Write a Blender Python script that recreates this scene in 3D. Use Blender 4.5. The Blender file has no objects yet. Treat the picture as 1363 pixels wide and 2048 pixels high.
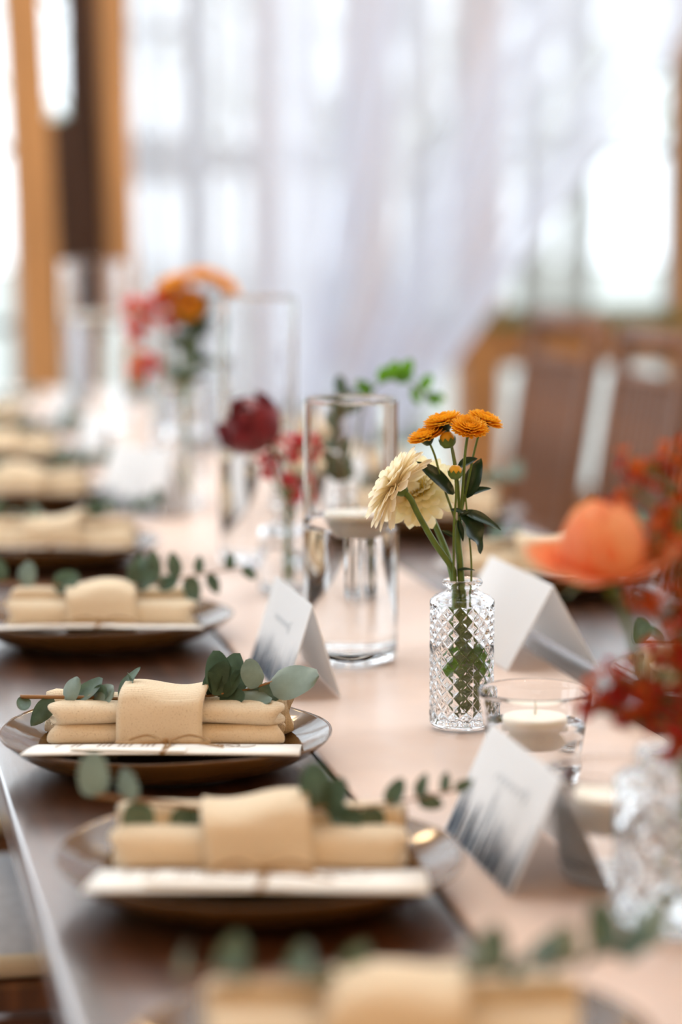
import bpy, bmesh, math, random
from mathutils import Vector, Matrix, noise
random.seed(7)
PI = math.pi
SC = bpy.context.scene
COL = SC.collection

# ------------------------------------------------------------------ camera
YAW, PITCH = math.radians(11.95), math.atan(624 / 4835)
cam_d = bpy.data.cameras.new('camera')
cam_d.sensor_fit = 'VERTICAL'; cam_d.sensor_height = 36.0; cam_d.sensor_width = 24.0
cam_d.lens = 4835 / 2048 * 36
cam_d.clip_start = 0.05
cam_d.dof.use_dof = True
cam_d.dof.focus_distance = 1.975
cam_d.dof.aperture_fstop = 2.2
cam = bpy.data.objects.new('camera', cam_d); COL.objects.link(cam)
cam.location = (0, 0, 1.195)
cam.rotation_euler = (PI / 2 - PITCH, 0, -YAW)
SC.camera = cam

# ------------------------------------------------------------------ world, light, exposure
w = bpy.data.worlds.new('overcast_sky'); SC.world = w; w.use_nodes = True
bg = w.node_tree.nodes['Background']
bg.inputs[0].default_value = (0.84, 0.93, 1.0, 1); bg.inputs[1].default_value = 2.3
SC.view_settings.view_transform = 'Standard'; SC.view_settings.look = 'None'
SC.view_settings.gamma = 1.0; SC.view_settings.use_curve_mapping = False
SC.view_settings.exposure = 0.36
SC.cycles.max_bounces = 14; SC.cycles.transmission_bounces = 14
SC.cycles.transparent_max_bounces = 20; SC.cycles.glossy_bounces = 6; SC.cycles.diffuse_bounces = 4
SC.cycles.sample_clamp_indirect = 6.0; SC.cycles.sample_clamp_direct = 0.0
SC.cycles.use_denoising = True
SC.cycles.blur_glossy = 0.3

def area(name, loc, rot, sx, sy, power, color):
    d = bpy.data.lights.new(name, 'AREA'); d.shape = 'RECTANGLE'; d.size = sx; d.size_y = sy
    d.energy = power; d.color = color
    o = bpy.data.objects.new(name, d); COL.objects.link(o); o.location = loc; o.rotation_euler = rot
    return o
# added side and roof openings and the far window wall guide the sky light (portals)
for nm, loc, rot, sx, sy in (('added_left_opening', (-2.42, 4.4, 2.25), (0, -PI / 2, 0), 3.1, 6.8), ('added_right_opening', (4.22, 4.7, 2.25), (0, PI / 2, 0), 3.1, 6.2),
                            ('far_opening', (0.9, 7.54, 1.9), (-PI / 2, 0, 0), 6.8, 3.4), ('added_roof_opening', (0.65, 4.05, 3.77), (0, 0, 0), 4.5, 4.7)):
    p = area(nm, loc, rot, sx, sy, 1, (1, 1, 1)); p.data.cycles.is_portal = True

# ------------------------------------------------------------------ materials
MATS = {}
def mat(name, col, rough=0.5, metal=0, spec=0.5, trans=0, ior=1.45, coat=0, sheen=0, sss=0, var=0, vscale=30,
        bump=0, bscale=80, stretch=(1, 1, 1), emit=None, col2=None, alpha=1, coat_rough=0.05):
    m = bpy.data.materials.new(name); m.use_nodes = True
    nt = m.node_tree; b = nt.nodes['Principled BSDF']
    b.inputs['Base Color'].default_value = (*col, 1)
    b.inputs['Roughness'].default_value = rough; b.inputs['Metallic'].default_value = metal
    b.inputs['Specular IOR Level'].default_value = spec; b.inputs['IOR'].default_value = ior
    b.inputs['Transmission Weight'].default_value = trans
    b.inputs['Coat Weight'].default_value = coat; b.inputs['Coat Roughness'].default_value = coat_rough
    b.inputs['Sheen Weight'].default_value = sheen
    if sss:
        b.inputs['Subsurface Weight'].default_value = sss
        b.inputs['Subsurface Radius'].default_value = (0.01, 0.006, 0.004); b.inputs['Subsurface Scale'].default_value = 1
    if emit:
        b.inputs['Emission Color'].default_value = (*emit[0], 1); b.inputs['Emission Strength'].default_value = emit[1]
    tc = mp = None
    if var or bump:
        tc = nt.nodes.new('ShaderNodeTexCoord'); mp = nt.nodes.new('ShaderNodeMapping')
        mp.inputs['Scale'].default_value = stretch
        nt.links.new(tc.outputs['Object'], mp.inputs['Vector'])
    if var:
        n = nt.nodes.new('ShaderNodeTexNoise'); n.inputs['Scale'].default_value = vscale; n.inputs['Detail'].default_value = 6
        nt.links.new(mp.outputs[0], n.inputs['Vector'])
        r = nt.nodes.new('ShaderNodeValToRGB')
        c2 = col2 or tuple(c * (1 - var) for c in col)
        r.color_ramp.elements[0].position = 0.36; r.color_ramp.elements[1].position = 0.66
        r.color_ramp.elements[0].color = (*c2, 1); r.color_ramp.elements[1].color = (*col, 1)
        nt.links.new(n.outputs['Fac'], r.inputs['Fac']); nt.links.new(r.outputs['Color'], b.inputs['Base Color'])
    if bump:
        n2 = nt.nodes.new('ShaderNodeTexNoise'); n2.inputs['Scale'].default_value = bscale; n2.inputs['Detail'].default_value = 4
        nt.links.new(mp.outputs[0], n2.inputs['Vector'])
        bp = nt.nodes.new('ShaderNodeBump'); bp.inputs['Strength'].default_value = bump; bp.inputs['Distance'].default_value = 0.01
        nt.links.new(n2.outputs['Fac'], bp.inputs['Height']); nt.links.new(bp.outputs['Normal'], b.inputs['Normal'])
    MATS[name] = m
    return m

mat('table_wood', (0.095, 0.034, 0.014), 0.30, spec=0.6, var=0.6, vscale=9, stretch=(6, 0.5, 6), bump=0.05, bscale=40, coat=1.0, coat_rough=0.2)
mat('brown_wood', (0.20, 0.072, 0.023), 0.42, var=0.5, vscale=8, stretch=(5, 5, 0.6))
mat('post_wood', (0.50, 0.23, 0.075), 0.6, var=0.3, vscale=6, stretch=(4, 4, 0.4))
mat('dark_wood', (0.075, 0.035, 0.022), 0.6, var=0.4, vscale=6, stretch=(4, 4, 0.4))
mat('amber_wood', (0.50, 0.20, 0.05), 0.5, var=0.35, vscale=6, stretch=(0.5, 4, 4))
mat('olive_sill', (0.16, 0.15, 0.03), 0.6)
mat('grey_frame', (0.30, 0.30, 0.27), 0.6, var=0.3, vscale=10)
mat('ceiling_white', (0.70, 0.68, 0.65), 0.8, var=0.1, vscale=5, stretch=(5, 0.5, 5))
mat('ceiling_wood', (0.42, 0.24, 0.12), 0.7, var=0.4, vscale=5, stretch=(5, 0.5, 5))
mat('floor_grey', (0.30, 0.30, 0.31), 0.6, var=0.25, vscale=3)
mat('cushion_grey', (0.55, 0.57, 0.60), 0.9, var=0.15, vscale=60)
mat('cushion_beige', (0.62, 0.50, 0.33), 0.9)
mat('glaze', (0.15, 0.072, 0.020), 0.12, spec=0.35, var=0.35, vscale=14, coat=0.18, coat_rough=0.03, bump=0.08, bscale=22)
mat('paper', (0.90, 0.90, 0.90), 0.75)
mat('cream_paper', (0.80, 0.77, 0.72), 0.75)
mat('ink_dark', (0.035, 0.05, 0.075), 0.8)
mat('ink_mid', (0.14, 0.19, 0.25), 0.8)
mat('ink_pale', (0.38, 0.44, 0.50), 0.8)
mat('ink_brown', (0.22, 0.13, 0.07), 0.8)
mat('twine', (0.36, 0.21, 0.09), 0.9, bump=0.5, bscale=600)
mat('wax', (0.94, 0.86, 0.74), 0.45, sss=0.15)
mat('wick', (0.75, 0.72, 0.66), 0.9)
mat('glass', (1, 1, 1), 0.0, trans=1, ior=1.45)
mat('pane_glass', (1, 1, 1), 0.0, trans=1, ior=1.03)
mat('water', (0.97, 0.99, 1.0), 0.0, trans=1, ior=1.33)
mat('stem', (0.115, 0.20, 0.035), 0.5, var=0.3, vscale=90, sss=0.1)
mat('dark_leaf', (0.018, 0.052, 0.022), 0.32, var=0.4, vscale=120)
mat('euc_leaf', (0.10, 0.165, 0.105), 0.42, var=0.35, vscale=90, coat=0.15)
mat('euc_pale', (0.22, 0.29, 0.24), 0.45, var=0.25, vscale=90)
mat('bright_leaf', (0.13, 0.33, 0.02), 0.45, var=0.3, vscale=90)
mat('euc_stem', (0.26, 0.13, 0.045), 0.5)
mat('mum_petal', (0.92, 0.53, 0.03), 0.5, var=0.3, vscale=160, col2=(0.90, 0.42, 0.02))
mat('mum_bud', (0.72, 0.40, 0.02), 0.5)
mat('gerbera', (0.97, 0.91, 0.76), 0.5, var=0.2, vscale=140, col2=(0.96, 0.86, 0.62))
mat('gerbera_core', (0.70, 0.52, 0.10), 0.6)
mat('gerbera_pale', (0.96, 0.92, 0.72), 0.5, var=0.2, vscale=140, col2=(0.95, 0.88, 0.58))
mat('rose_dark', (0.22, 0.004, 0.012), 0.5, sheen=0.2, var=0.4, vscale=80)
mat('rose_peach', (0.96, 0.44, 0.20), 0.5, sss=0.15, var=0.3, vscale=60, col2=(0.95, 0.30, 0.13))
mat('rose_peach_pale', (0.95, 0.50, 0.27), 0.5, sss=0.15)
mat('red_floret', (0.60, 0.03, 0.015), 0.5, var=0.5, vscale=200)
mat('orange_floret', (0.86, 0.17, 0.02), 0.5, var=0.5, vscale=200)
mat('berry_red', (0.55, 0.03, 0.04), 0.35)
mat('coral', (0.85, 0.16, 0.07), 0.5)
mat('pink', (0.78, 0.13, 0.16), 0.5)
mat('burgundy', (0.045, 0.012, 0.014), 0.4)
mat('bulb_lit', (1, 0.8, 0.5), 0.4, emit=((1.0, 0.62, 0.28), 30))
mat('cable_black', (0.02, 0.02, 0.02), 0.6)
mat('grass', (0.50, 0.50, 0.45), 0.9, var=0.4, vscale=3)
mat('bark', (0.30, 0.28, 0.25), 0.9)
mat('tree_leaf', (0.34, 0.38, 0.25), 0.9)

def weave(name, col, col2, scale, bump):
    m = mat(name, col, 0.85, sheen=0.15)
    nt = m.node_tree; b = nt.nodes['Principled BSDF']
    tc = nt.nodes.new('ShaderNodeTexCoord')
    hs = []
    for d in ('X', 'Z'):
        wv = nt.nodes.new('ShaderNodeTexWave'); wv.bands_direction = d; wv.inputs['Scale'].default_value = scale
        wv.inputs['Distortion'].default_value = 0.6
        nt.links.new(tc.outputs['Object'], wv.inputs['Vector']); hs.append(wv)
    mx = nt.nodes.new('ShaderNodeMath'); mx.operation = 'ADD'
    nt.links.new(hs[0].outputs['Fac'], mx.inputs[0]); nt.links.new(hs[1].outputs['Fac'], mx.inputs[1])
    nz = nt.nodes.new('ShaderNodeTexNoise'); nz.inputs['Scale'].default_value = 900; nt.links.new(tc.outputs['Object'], nz.inputs['Vector'])
    r = nt.nodes.new('ShaderNodeValToRGB'); r.color_ramp.elements[0].position = 0.27; r.color_ramp.elements[1].position = 0.42
    r.color_ramp.elements[0].color = (*col2, 1); r.color_ramp.elements[1].color = (*col, 1)
    nt.links.new(nz.outputs['Fac'], r.inputs['Fac']); nt.links.new(r.outputs['Color'], b.inputs['Base Color'])
    bp = nt.nodes.new('ShaderNodeBump'); bp.inputs['Strength'].default_value = bump; bp.inputs['Distance'].default_value = 0.0015
    nt.links.new(mx.outputs[0], bp.inputs['Height']); nt.links.new(bp.outputs['Normal'], b.inputs['Normal'])
weave('linen', (0.85, 0.69, 0.48), (0.60, 0.43, 0.24), 320, 0.45)
MATS['table_wood'].node_tree.nodes['Principled BSDF'].inputs['Coat IOR'].default_value = 1.9
mat('runner_satin', (0.68, 0.49, 0.39), 0.36, sheen=0.3, var=0.12, vscale=7, spec=0.6)

def sheer():
    m = bpy.data.materials.new('sheer'); m.use_nodes = True; nt = m.node_tree; nt.nodes.clear()
    out = nt.nodes.new('ShaderNodeOutputMaterial')
    tr = nt.nodes.new('ShaderNodeBsdfTransparent'); tl = nt.nodes.new('ShaderNodeBsdfTranslucent'); df = nt.nodes.new('ShaderNodeBsdfDiffuse')
    tl.inputs[0].default_value = (0.89, 0.91, 0.97, 1); df.inputs[0].default_value = (0.89, 0.91, 0.97, 1)
    a = nt.nodes.new('ShaderNodeMixShader'); a.inputs[0].default_value = 0.45
    nt.links.new(tl.outputs[0], a.inputs[1]); nt.links.new(df.outputs[0], a.inputs[2])
    b = nt.nodes.new('ShaderNodeMixShader'); b.inputs[0].default_value = 0.70
    nt.links.new(tr.outputs[0], b.inputs[1]); nt.links.new(a.outputs[0], b.inputs[2])
    nt.links.new(b.outputs[0], out.inputs[0]); MATS['sheer'] = m
sheer()

def petal_translucent(name, amount):
    m = MATS[name]; nt = m.node_tree; b = nt.nodes['Principled BSDF']; out = nt.nodes['Material Output']
    tl = nt.nodes.new('ShaderNodeBsdfTranslucent'); mx = nt.nodes.new('ShaderNodeMixShader'); mx.inputs[0].default_value = amount
    c = b.inputs['Base Color']
    if c.is_linked: nt.links.new(c.links[0].from_socket, tl.inputs[0])
    else: tl.inputs[0].default_value = c.default_value
    nt.links.new(b.outputs[0], mx.inputs[1]); nt.links.new(tl.outputs[0], mx.inputs[2]); nt.links.new(mx.outputs[0], out.inputs[0])
for n_, a_ in (('gerbera', .5), ('gerbera_pale', .5), ('rose_peach', .45), ('rose_peach_pale', .4), ('euc_leaf', .2), ('euc_pale', .2), ('bright_leaf', .5),
               ('mum_petal', .25), ('orange_floret', .45), ('red_floret', .4), ('coral', .35), ('pink', .35), ('rose_dark', .15), ('paper', .35), ('linen', .08)):
    petal_translucent(n_, a_)

# ------------------------------------------------------------------ mesh helpers
class MB:
    def __init__(s): s.v = []; s.f = []
    def add(s, v, f, M=None):
        o = len(s.v)
        s.v += [tuple(M @ Vector(p)) if M else tuple(p) for p in v]
        s.f += [tuple(i + o for i in q) for q in f]
        return s
    def box(s, x0, x1, y0, y1, z0, z1, M=None):
        v = [(x, y, z) for z in (z0, z1) for y in (y0, y1) for x in (x0, x1)]
        return s.add(v, [(0, 2, 3, 1), (4, 5, 7, 6), (0, 1, 5, 4), (2, 6, 7, 3), (0, 4, 6, 2), (1, 3, 7, 5)], M)
    def tube(s, pts, rad, seg=10, cap=True, sx=1.0):
        pts = [Vector(p) for p in pts]; n = len(pts)
        rs = rad if isinstance(rad, (list, tuple)) else [rad] * n
        v = []; up = Vector((0, 0, 1)); prev = None
        for i, p in enumerate(pts):
            t = (pts[min(i + 1, n - 1)] - pts[max(i - 1, 0)]).normalized()
            if prev is None:
                a = t.cross(up)
                if a.length < 1e-3: a = t.cross(Vector((1, 0, 0)))
                a.normalize()
            else:
                a = (prev - t * prev.dot(t)).normalized()
            prev = a; b = t.cross(a)
            for k in range(seg):
                th = 2 * PI * k / seg
                v.append(p + (a * math.cos(th) * sx + b * math.sin(th)) * rs[i])
        f = [(i * seg + k, i * seg + (k + 1) % seg, (i + 1) * seg + (k + 1) % seg, (i + 1) * seg + k) for i in range(n - 1) for k in range(seg)]
        if cap: f += [tuple(range(seg - 1, -1, -1)), tuple((n - 1) * seg + k for k in range(seg))]
        return s.add(v, f)
    def lathe(s, prof, seg=48, M=None, closed=False, disp=None):
        v = []; f = []; n = len(prof)
        for i, (r, z) in enumerate(prof):
            for k in range(seg):
                th = 2 * PI * k / seg
                rr = r + (disp(i, r, z, th) if disp else 0)
                v.append((rr * math.cos(th), rr * math.sin(th), z))
        m = n if closed else n - 1
        for i in range(m):
            j = (i + 1) % n
            for k in range(seg):
                k2 = (k + 1) % seg
                f.append((i * seg + k, i * seg + k2, j * seg + k2, j * seg + k))
        if not closed:
            if prof[0][0] > 1e-6: f.append(tuple(range(seg - 1, -1, -1)))
            if prof[-1][0] > 1e-6: f.append(tuple((n - 1) * seg + k for k in range(seg)))
        return s.add(v, f, M)
    def grid(s, fn, nu, nv, M=None, wrap=False):
        v = [fn(i / nu, j / nv) for i in range(nu + 1) for j in range(nv + 1)]
        f = [(i * (nv + 1) + j, (i + 1) * (nv + 1) + j, (i + 1) * (nv + 1) + j + 1, i * (nv + 1) + j + 1) for i in range(nu) for j in range(nv)]
        return s.add(v, f, M)
    def mesh(s, name, m, smooth=True, merge=False):
        me = bpy.data.meshes.new(name); me.from_pydata(s.v, [], s.f)
        bm = bmesh.new(); bm.from_mesh(me)
        bmesh.ops.remove_doubles(bm, verts=bm.verts, dist=1e-6)
        bmesh.ops.recalc_face_normals(bm, faces=bm.faces)
        bm.to_mesh(me); bm.free()
        if smooth: me.polygons.foreach_set('use_smooth', [True] * len(me.polygons))
        for x in (m if isinstance(m, (list, tuple)) else [m]): me.materials.append(MATS[x])
        return me
    def build(s, name, m, parent=None, smooth=True):
        return inst(name, s.mesh(name, m, smooth), parent)

def inst(name, me, parent=None, M=None):
    o = bpy.data.objects.new(name, me); COL.objects.link(o)
    if parent: o.parent = parent
    if M is not None: o.matrix_local = M
    return o
def tag(o, label, cat, group=None, kind=None):
    o['label'] = label; o['category'] = cat
    if group: o['group'] = group
    if kind: o['kind'] = kind
    return o
def thing(name, label, cat, loc=(0, 0, 0), rz=0.0, group=None):
    o = bpy.data.objects.new(name, None); COL.objects.link(o); o.empty_display_size = 0.02
    o.location = loc; o.rotation_euler = (0, 0, rz)
    return tag(o, label, cat, group)
def struct(o): o['kind'] = 'structure'; return o
def bevel(o, wdt, seg=2):
    b = o.modifiers.new('bevel', 'BEVEL'); b.width = wdt; b.segments = seg; b.limit_method = 'ANGLE'; return o
def frame(loc, d, nrm=(0, 0, 1), sc=1.0):
    y = Vector(d).normalized(); n = Vector(nrm); x = y.cross(n)
    if x.length < 1e-4: x = y.cross(Vector((1, 0.2, 0)))
    x.normalize(); z = x.cross(y)
    R = Matrix((x, y, z)).transposed().to_4x4()
    return Matrix.Translation(Vector(loc)) @ R @ Matrix.Diagonal((sc, sc, sc, 1)) if isinstance(sc, (int, float)) else Matrix.Translation(Vector(loc)) @ R @ Matrix.Diagonal((*sc, 1))
def spline(pts, n=8):
    pts = [Vector(p) for p in pts]; out = []
    for i in range(len(pts) - 1):
        p0 = pts[max(i - 1, 0)]; p1 = pts[i]; p2 = pts[i + 1]; p3 = pts[min(i + 2, len(pts) - 1)]
        for k in range(n):
            t = k / n
            out.append(0.5 * ((2 * p1) + (p2 - p0) * t + (2 * p0 - 5 * p1 + 4 * p2 - p3) * t * t + (3 * p1 - p0 - 3 * p2 + p3) * t ** 3))
    out.append(pts[-1]); return out
def lerp(a, b, t): return a + (b - a) * t

# leaf / petal blade: base at origin, grows along +Y, upper face +Z
def blade(L, W, shape='leaf', bend=0.2, cup=0.15, wave=0.0, nu=10, nv=6, tip=0, lobes=0):
    def fn(u, v):
        if shape == 'leaf': wd = math.sin(PI * min(1, u ** 0.8 * 0.98 + 0.02)) ** 0.75
        elif shape == 'round': wd = math.sqrt(max(0, math.sin(PI * min(1, u ** 0.72 * .985 + .015))))
        elif shape == 'petal': wd = (0.35 + 0.65 * min(1, u * 1.6)) * math.sqrt(max(0.0, 1 - max(0, (u - .78) / .23) ** 2.2))
        else: wd = 0.25 + 0.75 * math.sin(PI * min(1, u * .8 + .02)) if u < .97 else 0.35
        if lobes: wd *= 1 + 0.28 * math.cos(u * PI * 2 * lobes)
        s = (v - 0.5) * 2
        x = s * W / 2 * wd
        a = bend * u * 1.6
        y = L * (math.sin(a) / (a) if abs(a) > 1e-4 else 1) * u
        z = L * u * (a / 2) - cup * W * (1 - s * s) * wd * 0.5 + wave * W * math.sin(u * 9 + s * 2) * abs(s)
        if tip and u > .93: y -= tip * L * abs(math.sin(s * 5))
        return (x, y, z)
    return MB().grid(fn, nu, nv)

CM = 0.01
RZ = -YAW            # local frames whose x runs across the picture and y away from it

# ------------------------------------------------------------------ setting
TZ = 0.75
TX0, TX1, TY0, TY1 = 0.12, 0.935, 0.35, 5.72
struct(MB().box(-6, 7, -4, 7.9, -0.05, 0).build('floor', 'floor_grey', smooth=False))
SKX0, SKX1, SKY0, SKY1 = -1.6, 2.9, 1.7, 6.4          # unseen long roof light, added for cool top light on the table
struct(MB().box(-2.6, 4.4, -3.1, SKY0, 3.8, 3.86).box(-2.6, 4.4, SKY1, 7.9, 3.8, 3.86).box(-2.6, SKX0, SKY0, SKY1, 3.8, 3.86).box(SKX1, 4.4, SKY0, SKY1, 3.8, 3.86).build('ceiling', 'ceiling_white', smooth=False))
rl = bpy.data.objects.new('window_10', None); COL.objects.link(rl); rl['kind'] = 'structure'
for k in range(6):
    xx = lerp(SKX0, SKX1, k / 5); MB().box(xx - .025, xx + .025, SKY0, SKY1, 3.79, 3.87).build('glazing_bar', 'ceiling_white', rl, False)
for k in range(5):
    MB().box(lerp(SKX0, SKX1, k / 5) + .02, lerp(SKX0, SKX1, (k + 1) / 5) - .02, SKY0 - .01, SKY1 + .01, 3.83, 3.836).build('pane', 'pane_glass', rl, False)
struct(MB().box(-2.6, 4.4, -3.1, -3.0, 0, 3.8).build('wall_back', 'ceiling_wood', smooth=False))
wr = struct(MB().box(4.3, 4.4, -3.0, 7.9, 0, 0.7).box(4.3, 4.4, -3.0, 1.6, 0.7, 3.8).build('wall_right', 'ceiling_wood', smooth=False))  # the unseen opening above the low wall is added to let daylight in
for y in (1.9, 4.8, 7.7):
    MB().box(4.25, 4.4, y - .08, y + .08, 0.7, 3.8).build('wall_post', 'post_wood', wr, False)
wl = struct(MB().box(-2.6, -2.5, -3.0, 7.9, 0, 0.7).box(-2.6, -2.5, -3.0, 1.0, 0.7, 3.8).build('wall_left', 'ceiling_wood', smooth=False))  # unseen opening added on this side too, for daylight across the table
for y in (1.9, 4.8, 7.7):
    MB().box(-2.6, -2.45, y - .08, y + .08, 0.7, 3.8).build('wall_post', 'post_wood', wl, False)

# far wall of the barn: a lower panel, rails and a row of paned windows
YW = 7.6
wf = MB().box(1.55, 4.3, YW, YW + .1, 0.672, 0.792)
wf.box(-2.5, 4.3, YW, YW + .1, 3.6, 3.8)
wf.box(-2.5, 4.3, YW, YW + .1, 0.0, 0.22)
wall_far = struct(wf.build('wall_far', 'amber_wood', smooth=False))
MB().box(1.9, 4.3, YW - .06, YW + .1, 0.792, 0.825).build('window_sill', 'olive_sill', wall_far, False)
MB().box(0.60, 1.55, YW, YW + .1, 1.27, 1.375).build('cross_rail', 'grey_frame', wall_far, False)
for x0, x1, mt in ((-2.5, -2.3, 'post_wood'), (-1.2, -1.1, 'post_wood'), (0.0, 0.08, 'post_wood'), (0.83, 0.905, 'post_wood'), (1.13, 1.175, 'grey_frame'), (1.345, 1.42, 'amber_wood'), (1.64, 1.76, 'amber_wood'),
                   (2.005, 2.135, 'amber_wood'), (2.735, 2.9, 'amber_wood'), (3.6, 3.75, 'amber_wood')):
    MB().box(x0, x1, YW - .03, YW + .1, 0.0, 3.6).build('post', mt, wall_far, False)
def window(n, x0, x1, z0, z1, vs, hs, fr=.022):
    wdw = bpy.data.objects.new('window_%d' % n, None); COL.objects.link(wdw); wdw['kind'] = 'structure'
    m = MB()
    for a, b, c, d in ((x0, x0 + fr, z0, z1), (x1 - fr, x1, z0, z1), (x0, x1, z0, z0 + fr), (x0, x1, z1 - fr, z1)):
        m.box(a, b, YW + .02, YW + .07, c, d)
    m.build('window_frame', 'grey_frame', wdw, False)
    for v in vs: MB().box(v - .016, v + .016, YW + .025, YW + .06, z0 + fr, z1 - fr).build('muntin', 'grey_frame', wdw, False)
    for h in hs: MB().box(x0 + fr, x1 - fr, YW + .028, YW + .062, h - .016, h + .016).build('muntin', 'grey_frame', wdw, False)
    xs = [x0] + vs + [x1]; zs = [z0] + hs + [z1]
    for i in range(len(xs) - 1):
        for j in range(len(zs) - 1):
            MB().box(xs[i] + .009, xs[i + 1] - .009, YW + .040, YW + .044, zs[j] + .009, zs[j + 1] - .009).build('pane', 'pane_glass', wdw, False)
window(1, 2.135, 2.735, 0.825, 3.6, [2.235, 2.43], [1.355, 1.9, 2.6])
window(2, 1.76, 2.005, 0.825, 3.6, [1.90], [1.355, 1.9, 2.6])
window(3, 2.135, 2.735, 0.22, 0.672, [2.43], [])
window(4, 1.42, 1.64, 0.825, 3.6, [1.53], [1.355, 1.9, 2.6])
window(5, 0.905, 1.13, 1.375, 3.6, [1.02], [1.72, 2.6])
window(6, 0.905, 1.13, 0.22, 1.27, [1.02], [.8])
window(7, 1.175, 1.345, 0.22, 3.6, [1.26], [.8, 1.33, 1.9, 2.6])
window(8, 0.08, 0.83, 0.22, 3.6, [.33, .58], [.8, 1.35, 1.9, 2.6])
window(9, 2.9, 3.6, 0.825, 3.6, [3.13, 3.37], [1.355, 1.9, 2.6])

# outside: grass and pale trees
g_ = MB().box(-30, 40, 7.95, 60, -0.4, -0.35).build('lawn', 'grass', smooth=False); g_['kind'] = 'structure'
rt_ = random.Random(3)
for i, (x, y) in enumerate(((3.6, 15), (5.6, 18), (4.6, 21), (6.8, 23), (2.6, 24))):
    t = thing('tree', ['slim grey tree outside, nearest the barn windows', 'slim grey tree outside, right of the nearest one', 'grey tree outside between the two slim ones', 'far grey tree at the right of the windows', 'far grey tree behind the white drape'][i], 'tree', (x, y, -.36), 0, 'trees outside the windows')
    hgt = 6 + rt_.random() * 2
    tr_ = MB().tube(spline([(0, 0, 0), (.1, 0, 2), (-.05, .1, 4), (.05, 0, hgt)], 4), [lerp(.16, .04, k / 12) for k in range(13)], 8)
    for k in range(9):
        z = 1.6 + k * .5; a = rt_.random() * 6.28; l = 1.2 - k * .08
        tr_.tube([(0, 0, z), (math.cos(a) * l * .5, math.sin(a) * l * .5, z + .5), (math.cos(a) * l, math.sin(a) * l, z + .8)], [.05, .03, .012], 5)
    tr_.build('trunk', 'bark', t)
    lf = MB()
    for k in range(260):
        a = rt_.random() * 6.28; r = rt_.random() ** .5 * 1.5; z = 1.7 + rt_.random() * (hgt - 1.4)
        lf.add([(-.06, 0, 0), (0, -.1, .02), (.06, 0, 0), (0, .1, .03)], [(0, 1, 2, 3)], Matrix.Translation((math.cos(a) * r, math.sin(a) * r, z)) @ Matrix.Rotation(rt_.random() * 6, 4, 'X') @ Matrix.Rotation(rt_.random() * 6, 4, 'Z'))
    lf.build('foliage', 'tree_leaf', t)['kind'] = 'stuff'

# timber posts at the far left, beside the drape
def leaning_post(name, label, cx, hw, y, m, lean):
    o = MB()
    o.box(-hw, hw, -.06, .06, 0, 1.0); o.box(-hw, hw, -.06, .06, 1.0, 3.78)
    ob = o.build(name, m, smooth=False); bevel(ob, .008)
    ob.location = (cx, y, 0); ob.rotation_euler = (0, -lean, 0)
    return tag(ob, label, 'post')
leaning_post('timber_post', 'wide tan timber post nearest the left picture edge', 0.572, 0.052, 6.35, 'post_wood', math.radians(2.2))
leaning_post('timber_post', 'narrow tan timber post next to the white drape', 0.79, 0.034, 6.40, 'post_wood', math.radians(1.6))
pn = MB().box(0.565, 0.80, 6.46, 6.50, 0, 1.41); pn.box(0.628, 0.80, 6.46, 6.50, 1.41, 3.79)
tag(pn.build('wall_panel', 'dark_wood', smooth=False), 'dark brown board panel filling the space between two tan posts', 'panel')

# white sheer drapes
def drape_fn(top, bot, y0, z0, z1, amp, folds, seed, xamp):
    def fn(u, v):
        # u across, v from top to bottom
        x = lerp(lerp(top[0], top[1], u), lerp(bot[0], bot[1], u), v)
        z = lerp(z0, z1, v)
        ph = folds * 2 * PI * (u + 0.03 * math.sin(u * 17 + seed)) + seed
        width = lerp(top[1] - top[0], bot[1] - bot[0], v) / (top[1] - top[0])
        y = y0 + amp * (.4 + .6 * v) * (math.sin(ph) + .35 * math.sin(2.3 * ph + 1)) + .02 * math.sin(3 * v + seed)
        x += xamp * math.cos(ph) * width
        return (x, y, z)
    return fn
d1 = MB().grid(drape_fn((.80, 1.34), (.80, 1.32), 6.62, 2.72, 0.02, .022, 9, .7, .012), 170, 24).build('sheer_curtain', 'sheer')
tag(d1, 'white sheer curtain hanging straight beside the tan timber posts', 'curtain')
d2 = MB().grid(drape_fn((1.24, 3.20), (1.235, 1.40), 6.78, 2.66, 0.26, .06, 13, 2.1, .050), 420, 40).build('sheer_drape', 'sheer')
tag(d2, 'white sheer drape swept diagonally from upper right across the windows', 'drape')
tie = MB().tube([(1.235 + .165 * .5 + .088 * math.cos(a), 6.75 + .05 * math.sin(a), .26) for a in [k * PI / 8 for k in range(17)]], .012, 8)
tag(tie.build('drape_tie', 'paper'), 'white cloth tie gathering the swept drape behind the table end', 'tie')
tag(MB().tube([(-2.5, 6.70, 2.73), (4.3, 6.70, 2.73)], .012, 8).build('curtain_rod', 'cable_black'), 'thin dark rod carrying the white sheer drapes', 'rod')

# ------------------------------------------------------------------ table
t = thing('dining_table', 'long dark-stained wooden dining table with a peach runner on it', 'table', (0, 0, 0))
top = MB().box(TX0, TX1, TY0, TY1, TZ - .035, TZ).build('tabletop', 'table_wood', t, False); bevel(top, .004, 3)
MB().box(TX0 + .09, TX1 - .09, TY0 + .12, TY1 - .12, TZ - .11, TZ - .035).build('apron', 'table_wood', t, False)
for x in (TX0 + .1, TX1 - .18):
    for y in (TY0 + .15, 3.36, TY1 - .23):
        bevel(MB().box(x, x + .08, y, y + .08, 0, TZ - .036).build('leg', 'table_wood', t, False), .006)

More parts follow.
